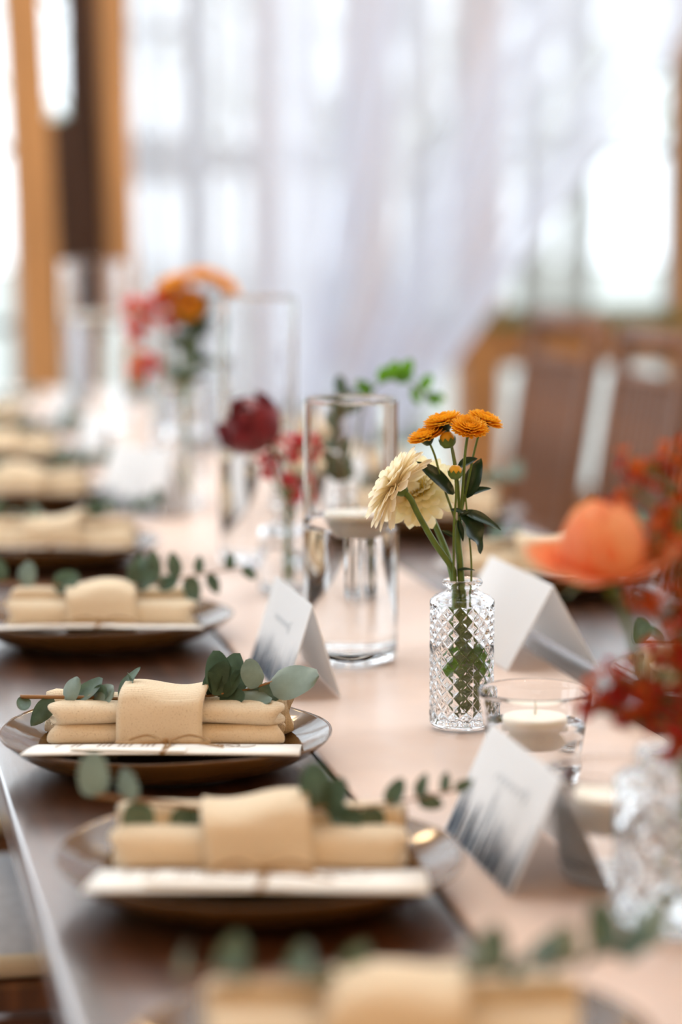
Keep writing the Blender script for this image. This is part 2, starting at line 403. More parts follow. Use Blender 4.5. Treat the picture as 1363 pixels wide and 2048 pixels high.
RXL, RXR = 0.378, 0.668
def runner_fn(u, v):
    y = lerp(TY0 - .012, TY1 + .012, v); wob = .004 * math.sin(y * 3.1) + .002 * math.sin(y * 9)
    x = lerp(RXL + wob, RXR + .003 * math.sin(y * 2.7 + 1), u)
    n = noise.noise(Vector((x * 9, y * 4, 2))) * .5 + noise.noise(Vector((x * 22 + y * 12, y * 7, 5))) * .3
    z = TZ + .0022 + max(0, n) * .0050
    if u < .04 or u > .96: z += .0006
    return (x, y, z)
ro = MB().grid(runner_fn, 48, 420).build('table_runner', 'runner_satin')
so = ro.modifiers.new('thick', 'SOLIDIFY'); so.thickness = .0016; so.offset = -1
tag(ro, 'peach satin table runner down the middle of the table', 'runner')

# ------------------------------------------------------------------ chairs
def chair_parts(t):
    W, D, SH, BH = .38, .38, .455, .97
    for sx in (-1, 1):
        MB().tube(spline([(sx * W / 2, -D / 2, 0), (sx * W / 2, -D / 2, SH), (sx * W / 2, -D / 2 - .03, .72), (sx * W / 2, -D / 2 - .07, BH)], 5), [.016] * 15 + [.013], 10).build('back_post', 'brown_wood', t)
        MB().tube([(sx * W / 2, D / 2, 0), (sx * W / 2, D / 2, SH - .02)], [.012, .017], 10).build('leg', 'brown_wood', t)
        for z in (.16, .28): MB().tube([(sx * W / 2, -D / 2, z), (sx * W / 2, D / 2, z)], .009, 8).build('stretcher', 'brown_wood', t)
    for y in (-D / 2, D / 2): MB().tube([(-W / 2, y, .22), (W / 2, y, .22)], .009, 8).build('stretcher', 'brown_wood', t)
    bevel(MB().box(-W / 2 - .01, W / 2 + .01, -D / 2 - .01, D / 2 + .02, SH - .03, SH).build('seat', 'brown_wood', t, False), .006)
    c = MB().grid(lambda u, v: (lerp(-.18, .18, u), lerp(-.17, .20, v), SH + .012 + .030 * (1 - (2 * u - 1) ** 6) * (1 - (2 * v - 1) ** 6)), 14, 14).build('cushion', 'cushion_grey', t)
    MB().tube([(.183 * math.copysign(abs(math.cos(a)) ** .35, math.cos(a)), .015 + .19 * math.copysign(abs(math.sin(a)) ** .35, math.sin(a)), SH + .012) for a in [k * PI / 24 for k in range(49)]], .012, 8, False).build('piping', 'cushion_beige', c)
    def yb(z): return -D / 2 - (0 if z < SH else .07 * ((z - SH) / (BH - SH)) ** 1.4)
    for z, r in ((BH - .015, .018), (BH - .09, .012), (SH + .09, .012)):
        MB().tube([(-W / 2, yb(z), z), (W / 2, yb(z), z)], r, 10).build('back_rail', 'brown_wood', t)
    sl = None
    for k in range(9):
        x = -W / 2 + W * (k + 1) / 10
        m = MB()
        n = 5
        v = []
        for i in range(n + 1):
            z = lerp(SH + .09, BH - .09, i / n); y = yb(z)
            v += [(-.010, y - .005, z), (.010, y - .005, z), (.010, y + .005, z), (-.010, y + .005, z)]
        f = [(i * 4 + a, i * 4 + (a + 1) % 4, i * 4 + 4 + (a + 1) % 4, i * 4 + 4 + a) for i in range(n) for a in range(4)] + [(3, 2, 1, 0), (n * 4, n * 4 + 1, n * 4 + 2, n * 4 + 3)]
        if sl is None: sl = m.add(v, f).mesh('slat', 'brown_wood', False)
        inst('slat', sl, t, Matrix.Translation((x, 0, 0)))
def copy_tree(o, parent=None):
    c = o.copy(); COL.objects.link(c); c.parent = parent
    for ch in o.children: copy_tree(ch, c)
    return c
ch0 = thing('dining_chair', '', 'chair', group='slatted chairs along the table'); chair_parts(ch0)
spots = [(1.17, 4.58, PI / 2 + .03, 'brown slat-back chair on the far side, nearest the swept white drape'),
         (1.16, 4.02, PI / 2 - .02, 'brown slat-back chair on the far side, second from the white drape'),
         (1.17, 3.55, PI / 2 + .02, 'brown slat-back chair on the far side, behind the orange flowers'),
         (0.10, 2.44, -PI / 2, 'chair with grey cushion tucked under the near-left table edge'),
         (0.10, 2.98, -PI / 2, 'next chair with grey cushion farther along the left table edge')]
for i, (x, y, r, lb) in enumerate(spots):
    c = ch0 if i == 0 else copy_tree(ch0)
    c.location = (x, y, 0); c.rotation_euler = (0, 0, r); c['label'] = lb

# ------------------------------------------------------------------ plates, napkins, menus, sprigs
def plate_mesh(seed):
    rn = random.Random(seed); a1, a2, a3 = (rn.random() * 6.28 for _ in range(3))
    prof = [(0.0, .006), (.02, .006), (.05, .0062), (.078, .0072), (.095, .0105), (.110, .0165), (.122, .0225), (.1305, .0275), (.1325, .0288), (.1330, .0278),
            (.1315, .0255), (.122, .0170), (.108, .0090), (.092, .0035), (.082, .0008), (.076, 0.0), (.072, .0015), (.03, .0022), (0.0, .0022)]
    def disp(i, r, z, th):
        k = (r / .133) ** 3
        return k * (.0022 * math.sin(2 * th + a1) + .0016 * math.sin(3 * th + a2) + .0008 * math.sin(7 * th + a3))
    m = MB().lathe(prof, 96, disp=disp)
    m.v = [(x, y, z + (math.hypot(x, y) / .133) ** 4 * (.0012 * math.sin(2 * math.atan2(y, x) + a3) + .0006 * math.sin(5 * math.atan2(y, x)))) for x, y, z in m.v]
    return m.mesh('dinner_plate', 'glaze')
PLATES = [plate_mesh(s) for s in (1, 2, 3)]

def fold_tube(L, yc, zc, ry, rz, pinch=.72, e=2.6, rag=0.0, bulge=0.0, seed=0, roll=True, n=30, seg=28, sag=0.0, cl=0.0):
    m = MB(); v = []
    for i in range(n + 1):
        t_ = i / n; s = 2 * t_ - 1
        pf = lerp(pinch, 1, min(1, abs(s) ** 1.3 * 1.25))
        en = 1.0
        if i in (0, n): en = .86
        x = s * L / 2
        for k in range(seg):
            th = 2 * PI * k / seg
            cy = math.copysign(abs(math.cos(th)) ** (2 / e), math.cos(th)); cz = math.copysign(abs(math.sin(th)) ** (2 / e), math.sin(th))
            wob = 1 + .05 * noise.noise(Vector((x * 40 + seed, cy * 1.2, cz * 1.2)))
            xx = x + rag * math.sin(th * 2 + seed) * (abs(s) ** 8) * (1 if s > 0 else -1)
            v.append((xx, yc + ry * cy * pf * en * wob, zc * lerp(1 - cl * 0, 1, 0) + rz * cz * pf * en * wob - sag * s * s + bulge * (1 - s * s)))
    f = [(i * seg + k, i * seg + (k + 1) % seg, (i + 1) * seg + (k + 1) % seg, (i + 1) * seg + k) for i in range(n) for k in range(seg)]
    # rolled hollow ends
    for end, base in ((0, 0), (1, n * seg)):
        ring = base; sgn = -1 if end == 0 else 1
        prevr = list(range(base, base + seg))
        for q, (sc, dx) in enumerate(((.72, 0.0), (.60, -.006), (.25, -.007))):
            o = len(v)
            for k in range(seg):
                p = v[base + k]
                v.append((p[0] + sgn * dx, yc + (p[1] - yc) * sc, zc - sag + (p[2] - zc + sag) * sc))
            cur = list(range(o, o + seg))
            f += [(prevr[k], prevr[(k + 1) % seg], cur[(k + 1) % seg], cur[k]) for k in range(seg)]
            prevr = cur
        f.append(tuple(prevr))
    return m.add(v, f)

def napkin(t, style, seed):
    zb = .012
    if style == 0:      # rolled: two front rolls, a back flap, a broad band round the middle
        fold_tube(.183, .012, zb + .0095, .017, .0095, .86, 2.4, .003, seed=seed).build('fold', 'linen', t)
        fold_tube(.181, .014, zb + .0265, .018, .0092, .80, 2.3, .004, seed=seed + 9, sag=.0015).build('fold', 'linen', t)
        fold_tube(.196, .044, zb + .020, .012, .0185, .90, 2.8, .003, seed=seed + 5, bulge=-.002).build('fold', 'linen', t)
        bx0, bx1, bt, byf, byb = -.036, .032, .046, -.008, .058
    else:               # flat pocket fold: one broad front roll and an upright back flap
        fold_tube(.188, .014, zb + .0135, .021, .0135, .95, 2.8, .003, seed=seed).build('fold', 'linen', t)
        fold_tube(.190, .046, zb + .018, .012, .0180, .95, 3.0, .002, seed=seed + 3).build('fold', 'linen', t)
        bx0, bx1, bt, byf, byb = -.036, .034, .043, -.009, .060
    rn = random.Random(seed)
    n = 44; e = 3.4
    yc, zc = (byf + byb) / 2, zb + bt / 2 - .004; ry, rz = (byb - byf) / 2, bt / 2 + .002
    tilt = rn.uniform(-.003, .005)
    def fn(u, v):
        th = 2 * PI * v
        cy = math.copysign(abs(math.cos(th)) ** (2 / e), math.cos(th)); cz = math.copysign(abs(math.sin(th)) ** (2 / e), math.sin(th))
        x = lerp(bx0, bx1, u)
        topw = max(0, cz)
        z = zc + rz * cz + topw * (tilt * (2 * u - 1) + .0035 * math.sin(u * 5 + seed) * (abs(cy) < .9))
        y = yc + ry * cy
        sk = (.003 * math.sin(th + seed))
        return (x + sk * (1 if 0 < u < 1 else 1), y, max(z, zb - .004))
    b = MB().grid(fn, 14, n).build('band', 'linen', t)
    s = b.modifiers.new('thick', 'SOLIDIFY'); s.thickness = .0022; s.offset = 1

EUC = [blade(.030, .019, 'round', .25, .25).mesh('leaf', 'euc_leaf'), blade(.030, .016, 'leaf', -.3, .35, .03).mesh('leaf', 'euc_leaf'), blade(.030, .020, 'round', .5, -.2, .04).mesh('leaf', 'euc_pale')]
def sprig(t, pts, leaves, r0=.0013, meshes=EUC, stem_mat='euc_stem', seed=0, n=6):
    rn = random.Random(seed)
    sp = spline(pts, n); N = len(sp)
    MB().tube(sp, [lerp(r0, r0 * .5, i / (N - 1)) for i in range(N)], 7).build('stem', stem_mat, t)
    for (u, d, nr, sc, k) in leaves:
        p = sp[int(u * (N - 1))]
        inst('leaf', meshes[k], t, frame(p, d, nr, sc))
def auto_leaves(rn, us, size=1.0, spread=1.0, zup=.5):
    L = []
    for i, u in enumerate(us):
        s = 1 if i % 2 else -1
        d = (rn.uniform(-.5, .8), s * rn.uniform(.25, 1.0) * spread, zup + rn.uniform(-.2, .5))
        L.append((u, d, (rn.uniform(-.6, .6), -.6 + rn.uniform(-.5, .5), .8), size * rn.uniform(.65, 1.1), rn.choice((0, 0, 1, 2))))
    return L

def menu(t, seed, ang=0.0, dy=0.0):
    rn = random.Random(seed)
    # card: front edge rests on the rim, back edge slides under the napkin
    root = t
    def P(x, y):   # y in 0..1 from front to back
        return (x, lerp(-.108, .000, y) + dy, lerp(.0305, .0138, y) + .0012 * math.sin(y * 3))
    m = MB()
    nx, ny = 8, 4
    g = []
    for h in (0, .0007):
        for i in range(nx + 1):
            for j in range(ny + 1):
                p = P(lerp(-.102, .108, i / nx), j / ny); g.append((p[0], p[1], p[2] + h + .001 * math.sin(i / nx * PI)))
    S = (nx + 1) * (ny + 1); f = []
    for h in (0, 1):
        for i in range(nx):
            for j in range(ny):
                a = h * S + i * (ny + 1) + j; q = (a, a + ny + 1, a + ny + 2, a + 1); f.append(q if h else q[::-1])
    for i in range(nx):
        for j in (0, ny):
            a = i * (ny + 1) + j; f.append((a, a + ny + 1, a + ny + 1 + S, a + S))
    for j in range(ny):
        for i in (0, nx):
            a = i * (ny + 1) + j; f.append((a, a + 1, a + 1 + S, a + S))
    m.add(g, f); card = m.build('card', 'cream_paper', root)
    # printed lines (run across the short way) and a flourish
    tx = MB()
    def mark(x0, x1, y0, y1):
        q = []
        for x, y in ((x0, y0), (x1, y0), (x1, y1), (x0, y1)):
            p = P(x, y); i = (x + .102) / .21
            q.append((p[0], p[1], p[2] + .0011 + .001 * math.sin(i * PI)))
        tx.add(q, [(0, 1, 2, 3)])
    for gx, cnt in ((-.082, 1), (-.070, 2), (-.050, 3), (-.034, 3), (-.016, 3)):
        for k in range(cnt):
            x = gx + k * .0042; y = .50
            while y < .90:
                l = rn.uniform(.03, .09); mark(x, x + .0014, y, min(.92, y + l)); y += l + .02
    tx.build('menu_text', 'ink_brown', card)
    fl = MB()
    q = [P(.045 + .012 * math.sin(a * 1.3) + a * .0025, .66 + .16 * math.sin(a * 2.1)) for a in [k * .25 for k in range(26)]]
    fl.tube([(a, b, c + .0016) for a, b, c in q], .0003, 4); fl.build('script_flourish', 'ink_brown', card)
    # small folded tag held by jute twine
    tg = MB(); a = P(-.066, .15); b = P(.022, .02); c = P(.022, .30); d = P(-.066, .26)
    up = .0030
    tg.add([(p[0], p[1], p[2] + up * k) for k in (.8, 1.15) for p in (a, b, c, d)], [(0, 1, 2, 3), (7, 6, 5, 4), (0, 4, 5, 1), (1, 5, 6, 2), (2, 6, 7, 3), (3, 7, 4, 0)])
    tg.build('tag', 'cream_paper', card, False)
    tw = MB(); cx = .004
    def Q(x, y, h): p = P(x, y); return (p[0], p[1], p[2] + h)
    tw.tube([Q(cx, -.03, .002), Q(cx + .001, .3, .0045), Q(cx, .6, .0045), Q(cx, .98, .003)], .0011, 6)
    tw.tube([Q(cx + .002, -.03, .002), Q(cx + .004, .3, .0045), Q(cx + .003, .6, .0045), Q(cx + .004, .98, .003)], .0011, 6)
    for sx, ln in ((-1, .030), (1, .034)):
        tw.tube(spline([Q(cx, .42, .006), Q(cx + sx * ln * .5, .62, .010), Q(cx + sx * ln, .5, .006), Q(cx + sx * ln * .5, .36, .006), Q(cx, .42, .006)], 5), .0010, 6)
        tw.tube(spline([Q(cx, .42, .006), Q(cx + sx * ln * .6, .30, .007), Q(cx + sx * ln * 1.35, .45 - .2 * sx, .004)], 5), .0010, 6)
    tw.lathe([(0, -.003), (.0028, -.002), (.0036, 0), (.0028, .002), (0, .003)], 8, Matrix.Translation(Q(cx, .42, .007)))
    tw.build('twine', 'twine', root)

def setting(i, side, x, y, rot, style, where, sprig_on=True, sprig_shift=0):
    r = RZ + rot if side == 'L' else RZ + rot
    p = inst('dinner_plate', PLATES[i % 3]); p.location = (x, y, TZ + .0006 if True else 0); p.rotation_euler = (0, 0, r + i * 1.1)
    tag(p, 'brown glazed stoneware plate ' + where, 'plate', 'brown dinner plates')
    L0 = (x, y, TZ + .0008)
    m = thing('menu_card', 'cream twine-tied menu card on the plate ' + where, 'card', L0, r, 'menu cards'); menu(m, 40 + i)
    k = thing('linen_napkin', 'beige linen napkin on the plate ' + where, 'napkin', L0, r, 'linen napkins'); napkin(k, style, i * 3.7)
    return L0, r
W = ['cut by the bottom picture edge', 'second from the bottom picture edge', 'with the sharpest napkin, third from the bottom', 'beside the print-fronted card, fourth from the bottom',
     'fifth from the bottom on the near side', 'sixth from the bottom on the near side', 'seventh from the bottom, near the tan posts', 'last of the near side, by the table end']
LEFT = [(.266, 1.128, .02, 1), (.263, 1.500, -.01, 1), (.254, 1.872, .0, 0), (.262, 2.42, .02, 1), (.268, 2.975, .0, 1), (.268, 3.53, .02, 0), (.275, 4.11, -.02, 1), (.27, 4.75, 0, 0)]
for i, (x, y, r, st) in enumerate(LEFT):
    L0, rz = setting(i, 'L', x, y, r, st, W[i])
    rn = random.Random(90 + i)
    s = thing('eucalyptus_sprig', ['green eucalyptus sprig on the plate cut by the bottom edge', 'grey-green eucalyptus sprig tucked in the second napkin from the bottom', 'sharp eucalyptus sprig threaded through the in-focus napkin band', 'eucalyptus sprig with pointed leaves, fourth plate from the bottom',
              'dark eucalyptus sprig on the fifth plate from the bottom', 'eucalyptus sprig on the sixth plate from the bottom', 'blurred eucalyptus sprig on the seventh plate', 'faint eucalyptus sprig on the last near-side plate'][i], 'sprig', L0, rz, 'eucalyptus sprigs')
    if i == 2:
        LV = [(.03, (-.10, -.5, -.35), (.3, -1, .6), .62, 0), (.10, (-.5, -.25, -.75), (.5, -.8, .3), 1.0, 1), (.13, (.75, -.1, .55), (-.2, -.9, .6), .85, 2), (.17, (.9, .1, .42), (0, -.6, .9), .95, 0),
              (.20, (.75, -.3, .15), (0, -.9, .5), .95, 2), (.22, (.65, -.5, .45), (-.3, -.9, .2), .75, 0), (.29, (.42, 0, 1), (-.9, -.5, .3), 1.05, 1), (.325, (.0, -.1, 1), (-1, -.3, 0), .8, 0),
              (.625, (.05, -.2, 1), (-1, -.2, .1), .75, 0), (.635, (.15, .2, 1), (-.6, -.8, 0), 1.0, 1), (.63, (.28, -.1, 1), (.5, -.85, 0), 1.15, 0), (.65, (.7, .1, .95), (-.4, -.8, .4), 1.35, 0),
              (.68, (.35, -.25, -.05), (0, -.9, .5), .95, 0), (.70, (-.35, -.2, .95), (.5, -.8, .2), 1.4, 0), (.76, (.85, -.4, -.45), (.4, -.7, .5), 1.3, 2), (.82, (-.25, -.2, .7), (.2, -1, .2), .75, 0), (.86, (.6, -.2, -.85), (.1, -1, 0), .85, 0),
              (.90, (.8, -.3, -.5), (-.2, -.9, .4), .7, 0), (.92, (-.6, -.1, .80), (.35, -.9, .3), 1.0, 2), (.99, (.95, -.15, -.05), (-.1, -.75, .65), 1.55, 2)]
        sprig(s, [(-.118, .020, .0490), (-.06, .026, .0470), (-.01, .028, .0450), (.03, .028, .0480), (.06, .030, .0520), (.084, .026, .0600)], LV, .0018, seed=i, n=8)
    elif i == 1:
        LV = [(.05, (-.3, .1, .9), (.5, -.9, .1), 1.15, 2), (.10, (.35, -.1, 1), (-.5, -.9, 0), .9, 2), (.16, (-.05, -.4, -.8), (.2, -1, 0), 1.15, 0), (.26, (.15, -.3, -.7), (0, -1, .1), 1.05, 0), (.27, (.0, -.3, -.5), (.3, -.9, 0), .8, 0),
              (.60, (-.2, -.1, .8), (.2, -1, .2), 1.2, 0), (.61, (.5, -.3, .5), (-.4, -.8, .3), 1.1, 0), (.64, (.4, -.5, -.2), (0, -.9, .4), 1.0, 1), (.72, (.2, .1, -.6), (0, -1, 0), .9, 0), (.80, (-.1, -.2, -.6), (0, -1, .2), .9, 0),
              (.84, (.5, .1, .7), (-.4, -.9, .2), .7, 0), (.90, (.2, 0, .9), (-.5, -.9, 0), .6, 1), (.93, (.8, .2, -.3), (0, -.9, .4), .6, 0), (.97, (-.1, 0, .9), (.6, -.8, 0), .5, 0), (1.0, (.9, .1, .5), (0, -1, .4), .5, 1)]
        sprig(s, [(-.112, .030, .056), (-.06, .030, .050), (-.01, .030, .044), (.04, .030, .048), (.075, .034, .048), (.128, .045, .056)], LV, .0016, seed=i)
    elif i == 3:
        LV = [(.05, (-.2, -.1, .9), (.3, -.9, 0), 1.0, 0), (.12, (.5, -.1, .6), (-.3, -.9, .2), 1.1, 2), (.2, (.9, -.3, .3), (0, -.9, .3), 1.2, 0)] + \
             [(.54, (-.05, 0, 1), (.2, -1, 0), .9, 1), (.56, (.1, .1, 1), (-.3, -.9, 0), 1.2, 1), (.56, (.6, -.2, .4), (0, -.8, .4), 1.0, 0), (.63, (.15, 0, 1), (.3, -.9, 0), 1.25, 1), (.66, (.8, -.3, .1), (0, -.9, .4), .9, 0), (.74, (-.1, 0, 1), (.2, -1, 0), 1.0, 1),
              (.80, (.15, -.2, -.9), (.2, -1, 0), 1.0, 0), (.86, (.05, .1, 1), (0, -1, .1), .7, 1), (.88, (.4, -.1, -.9), (.1, -1, 0), .85, 1), (.95, (.1, 0, .9), (0, -1, 0), .6, 0), (1.0, (.6, 0, -.6), (.2, -1, 0), .6, 0)]
        sprig(s, [(-.110, .035, .055), (-.05, .030, .052), (0, .030, .050), (.05, .030, .052), (.09, .036, .060), (.145, .045, .068)], LV, .0015, seed=i)
    else:
        us = [.04, .10, .15, .2, .27, .33] + [.58, .62, .66, .71, .76, .81, .86, .91, .95, 1.0]
        sprig(s, [(-.112, .030, .055), (-.05, .030, .052), (0, .030, .050), (.05, .030, .054), (.09, .034, .058), (.125, .045, .062)], auto_leaves(rn, us), .0015, seed=i)
WR = ['behind the red flowers at the right edge', 'behind the peach rose on the far side', 'behind the yellow flowers on the far side', 'farther along the far side, above the yellow flowers', 'on the far side near the swept drape']
RIGHT = [(.800, 1.985, .25, 1), (.808, 2.66, .1, 1), (.792, 3.17, .05, 0), (.795, 3.72, 0, 1), (.795, 4.30, 0, 1)]
for i, (x, y, r, st) in enumerate(RIGHT):
    L0, rz = setting(i + 8, 'R', x, y, r, st, WR[i])
    rn = random.Random(190 + i)
    s = thing('eucalyptus_sprig', 'blurred eucalyptus sprig on the plate ' + WR[i], 'sprig', L0, rz, 'eucalyptus sprigs')
    us = [.04, .10, .15, .2, .27, .33] + [.58, .62, .66, .71, .76, .81, .86, .91, .95, 1.0]
    sprig(s, [(-.105, .030, .055), (-.05, .030, .052), (0, .030, .050), (.05, .030, .054), (.09, .034, .058), (.12, .045, .062)], auto_leaves(rn, us), .0015, seed=i + 20)

# ------------------------------------------------------------------ tent place cards
def fir(m, x, h, wd, base, rn):
    n = max(5, int(h / .0045)); v = [(x, base + h)]
    L = []; R = []
    for k in range(n):
        f_ = (k + 1) / n; y = base + h * (1 - f_)
        ww = wd * f_ ** .9 * rn.uniform(.65, 1.1)
        R += [(x + ww, y), (x + ww * .45, y + .0006)]; ww = wd * f_ ** .9 * rn.uniform(.65, 1.1)
        L += [(x - ww, y), (x - ww * .45, y + .0006)]
    return [(x, base + h)] + R + [(x, base)] + L[::-1]
def place_card(label, x, y, length, h, half, rz, printed=True, seed=0, flip=1):
    t = thing('place_card', label, 'card', (x, y, TZ + .004), rz, 'tent place cards')
    hl = length / 2; th = .0005
    m = MB()
    prof = [(-half, 0), (-half * .5, h * .5), (0, h), (half * .5, h * .5), (half, 0)]
    inn = [(half - .0008, 0), (half * .5 - .0008, h * .5 - .0005), (0, h - .0014), (-half * .5 + .0008, h * .5 - .0005), (-half + .0008, 0)]
    pp = prof + inn; n = len(pp)
    v = [(a, -hl, b) for a, b in pp] + [(a, hl, b) for a, b in pp]
    f = [(k, (k + 1) % n, (k + 1) % n + n, k + n) for k in range(n)]
    f += [(0, 1, 8, 9), (1, 2, 7, 8), (2, 3, 6, 7), (3, 4, 5, 6)] + [(9 + n, 8 + n, 1 + n, n), (8 + n, 7 + n, 2 + n, 1 + n), (7 + n, 6 + n, 3 + n, 2 + n), (6 + n, 5 + n, 4 + n, 3 + n)]
    m.add(v, f); body = m.build('card', 'paper', t, False)
    if printed:
        rn = random.Random(seed)
        sl = math.hypot(half, h)
        def S(u, q, off):   # u along card, q up the slope 0..1 of slope length
            a = q / sl; nx, nz = -h / sl, half / sl
            return (-half * (1 - a) + nx * off, u, h * a + nz * off)
        for layer, (mt, cnt, hm, wd, off) in enumerate((('ink_pale', 26, .056, .0026, .0003), ('ink_mid', 22, .048, .0026, .0005), ('ink_dark', 17, .034, .0028, .0007))):
            pm = MB()
            for k in range(cnt):
                u = -hl + length * (k + .5 + rn.uniform(-.4, .4)) / cnt
                env = .35 + .65 * abs(math.sin((u / length + .5) * 5.3 + seed + layer))
                poly = fir(pm, max(-hl + .005, min(hl - .005, u)), hm * env * rn.uniform(.6, 1.05), wd, .001, rn)
                c = (poly[0][0], .002)
                vs = [S(c[0], .001, off)] + [S(max(-hl, min(hl, a)), b, off) for a, b in poly]
                pm.add(vs, [(0, q, q % (len(vs) - 1) + 1) for q in range(1, len(vs))])
            pm.build('forest_print', mt, body, False)
        nm = MB(); yy = rn.uniform(-.012, .0)
        q = [S(yy - .035 + .075 * (k / 60) + .002 * math.sin(k * .7), .056 + (.0025 if k > 8 else .006) * math.sin(k * .7 + seed), .0006) for k in range(61)]
        nm.tube(q, .00022, 4); nm.build('name_script', 'ink_pale', body)
place_card('white tent card with forest print beside the in-focus plate', .414, 2.168, .180, .084, .026, 0.0, True, 1)
place_card('white tent card with forest print beside the second plate from the bottom', .450, 1.530, .168, .075, .034, .0, True, 2)
place_card('bright white tent card beside the fifth plate from the bottom', .432, 3.40, .165, .092, .03, .42, True, 3)
place_card('plain-backed white tent card standing right behind the small diamond-cut bottle', .660, 2.265, .20, .080, .045, .03, False, 4)
place_card('white tent card beside the sixth plate from the bottom', .436, 4.02, .15, .084, .03, .1, True, 5)
place_card('small far white tent card beside the seventh plate', .44, 4.62, .15, .084, .03, .05, True, 6)
place_card('pale tent card standing beyond the yellow flowers, far side', .72, 3.36, .15, .085, .035, .3, False, 7)

# ------------------------------------------------------------------ glassware
def glass_thing(name, label, cat, loc, prof_out, prof_in, seg=96, disp=None, water=None, group=None, rz=0):
    t = thing(name, label, cat, loc, rz, group)
    m = MB()
    # one closed skin: outer wall up, over the lip, inner wall down
    n_out = len(prof_out)
    prof = prof_out + prof_in[::-1]
    m.lathe(prof, seg, disp=(lambda i, r, z, th: disp(r, z, th) if (disp and i < n_out) else 0))
    m.build('glass_body', 'glass', t)
    if water:
        z1, ins = water      # fill height, inset into the glass wall
        pw = [(0, prof_in[0][1] - .0004)]
        for (r, z) in prof_in:
            if z < z1 and r > 0: pw.append((r + ins, max(z - .0004, prof_in[0][1] - .0004)))
        for a, b in zip(prof_in[:-1], prof_in[1:]):
            if a[1] <= z1 <= b[1] and b[1] > a[1]:
                rr = lerp(a[0], b[0], (z1 - a[1]) / (b[1] - a[1])); pw.append((rr + ins, z1)); break
        pw += [(0, z1)]
        MB().lathe(pw, seg).build('water', 'water', t)
    return t
def cyl_profiles(R, Ht, wall=.0018, base=.012):
    o = [(0, .0006), (R * .80, 0), (R * .94, .0008), (R, .005), (R, .012)] + [(R, Ht * k / 8) for k in range(1, 8)] + [(R, Ht - .008), (R, Ht - .004), (R, Ht - .0012), (R - wall * .2, Ht - .0003), (R - wall * .5, Ht)]
    i = [(0, base), (R * .80, base), (R - wall * 1.8, base + .003), (R - wall, base + .010)] + [(R - wall, max(base + .012, Ht * k / 8)) for k in range(1, 8)] + [(R - wall, Ht - .008), (R - wall, Ht - .004), (R - wall, Ht - .0012), (R - wall * .8, Ht - .0003)]
    return o, i
def floating_candle(label, loc, R=.026):
    t = thing('floating_candle', label, 'candle', loc, 0, 'floating candles')
    MB().lathe([(0, -.017), (R * .55, -.0165), (R * .82, -.010), (R * .96, -.002), (R, .004), (R * .97, .0065), (R * .8, .0072), (R * .4, .0078), (0, .008)], 40).build('wax', 'wax', t)
    MB().tube([(0, 0, .007), (.0005, 0, .0125), (.0012, 0, .017)], .0010, 6).build('wick', 'wick', t)
def cylinder(label, clabel, x, y, R, Ht, fill, cr=.028):
    o, i = cyl_profiles(R, Ht)
    glass_thing('cylinder_vase', label, 'vase', (x, y, TZ + .0045), o, i, 96, None, (fill, .0006), 'glass cylinders')
    if clabel: floating_candle(clabel, (x + .004, y - .012 if R < .05 else y, TZ + .0045 + fill - .001), cr)
cylinder('clear glass cylinder with water behind the cream gerberas', 'cream floating candle in the cylinder behind the gerberas', .486, 2.253, .0455, .253, .139, .032)
cylinder('tall clear glass cylinder behind the dark red rose', 'floating candle in the tall cylinder behind the rose', .507, 2.885, .047, .325, .16)
cylinder('wide tall glass cylinder with a white candle before the tan posts', 'white floating candle before the tan posts', .503, 4.685, .062, .325, .215, .045)
cylinder('far slim glass cylinder right of the orange bouquet', 'far floating candle right of the orange bouquet', .60, 4.25, .045, .30, .12)

def tumbler(label, clabel, x, y, Rt=.0435, Rb=.0325, Ht=.071, fill=.045, cr=.025):
    w_ = .0016
    def R(z): return lerp(Rb, Rt, z / Ht)
    o = [(0, .0006), (Rb * .85, 0), (Rb * .97, .001), (Rb, .004)] + [(R(Ht * k / 6), Ht * k / 6) for k in range(1, 6)] + [(R(Ht - .005), Ht - .005), (R(Ht - .0012), Ht - .0012), (R(Ht) - w_ * .2, Ht - .0003), (R(Ht) - w_ * .5, Ht)]
    i = [(0, .010), (Rb * .75, .010), (Rb - w_ * 1.5, .0125)] + [(R(Ht * k / 6) - w_, max(.014, Ht * k / 6)) for k in range(2, 6)] + [(R(Ht - .005) - w_, Ht - .005), (R(Ht - .0012) - w_, Ht - .0012), (R(Ht) - w_ * .8, Ht - .0003)]
    glass_thing('glass_tumbler', label, 'glass', (x, y, TZ + .0045), o, i, 80, None, (fill, .0005), 'candle tumblers')
    floating_candle(clabel, (x, y, TZ + .0045 + fill - .001), cr)
tumbler('tapered glass tumbler with floating candle beside the diamond-cut bottle', 'cream floating candle in the tumbler beside the bottle', .519, 1.739)
tumbler('tapered glass tumbler half hidden by the big crystal jar', 'cream floating candle in the tumbler by the crystal jar', .493, 1.475, fill=.050)

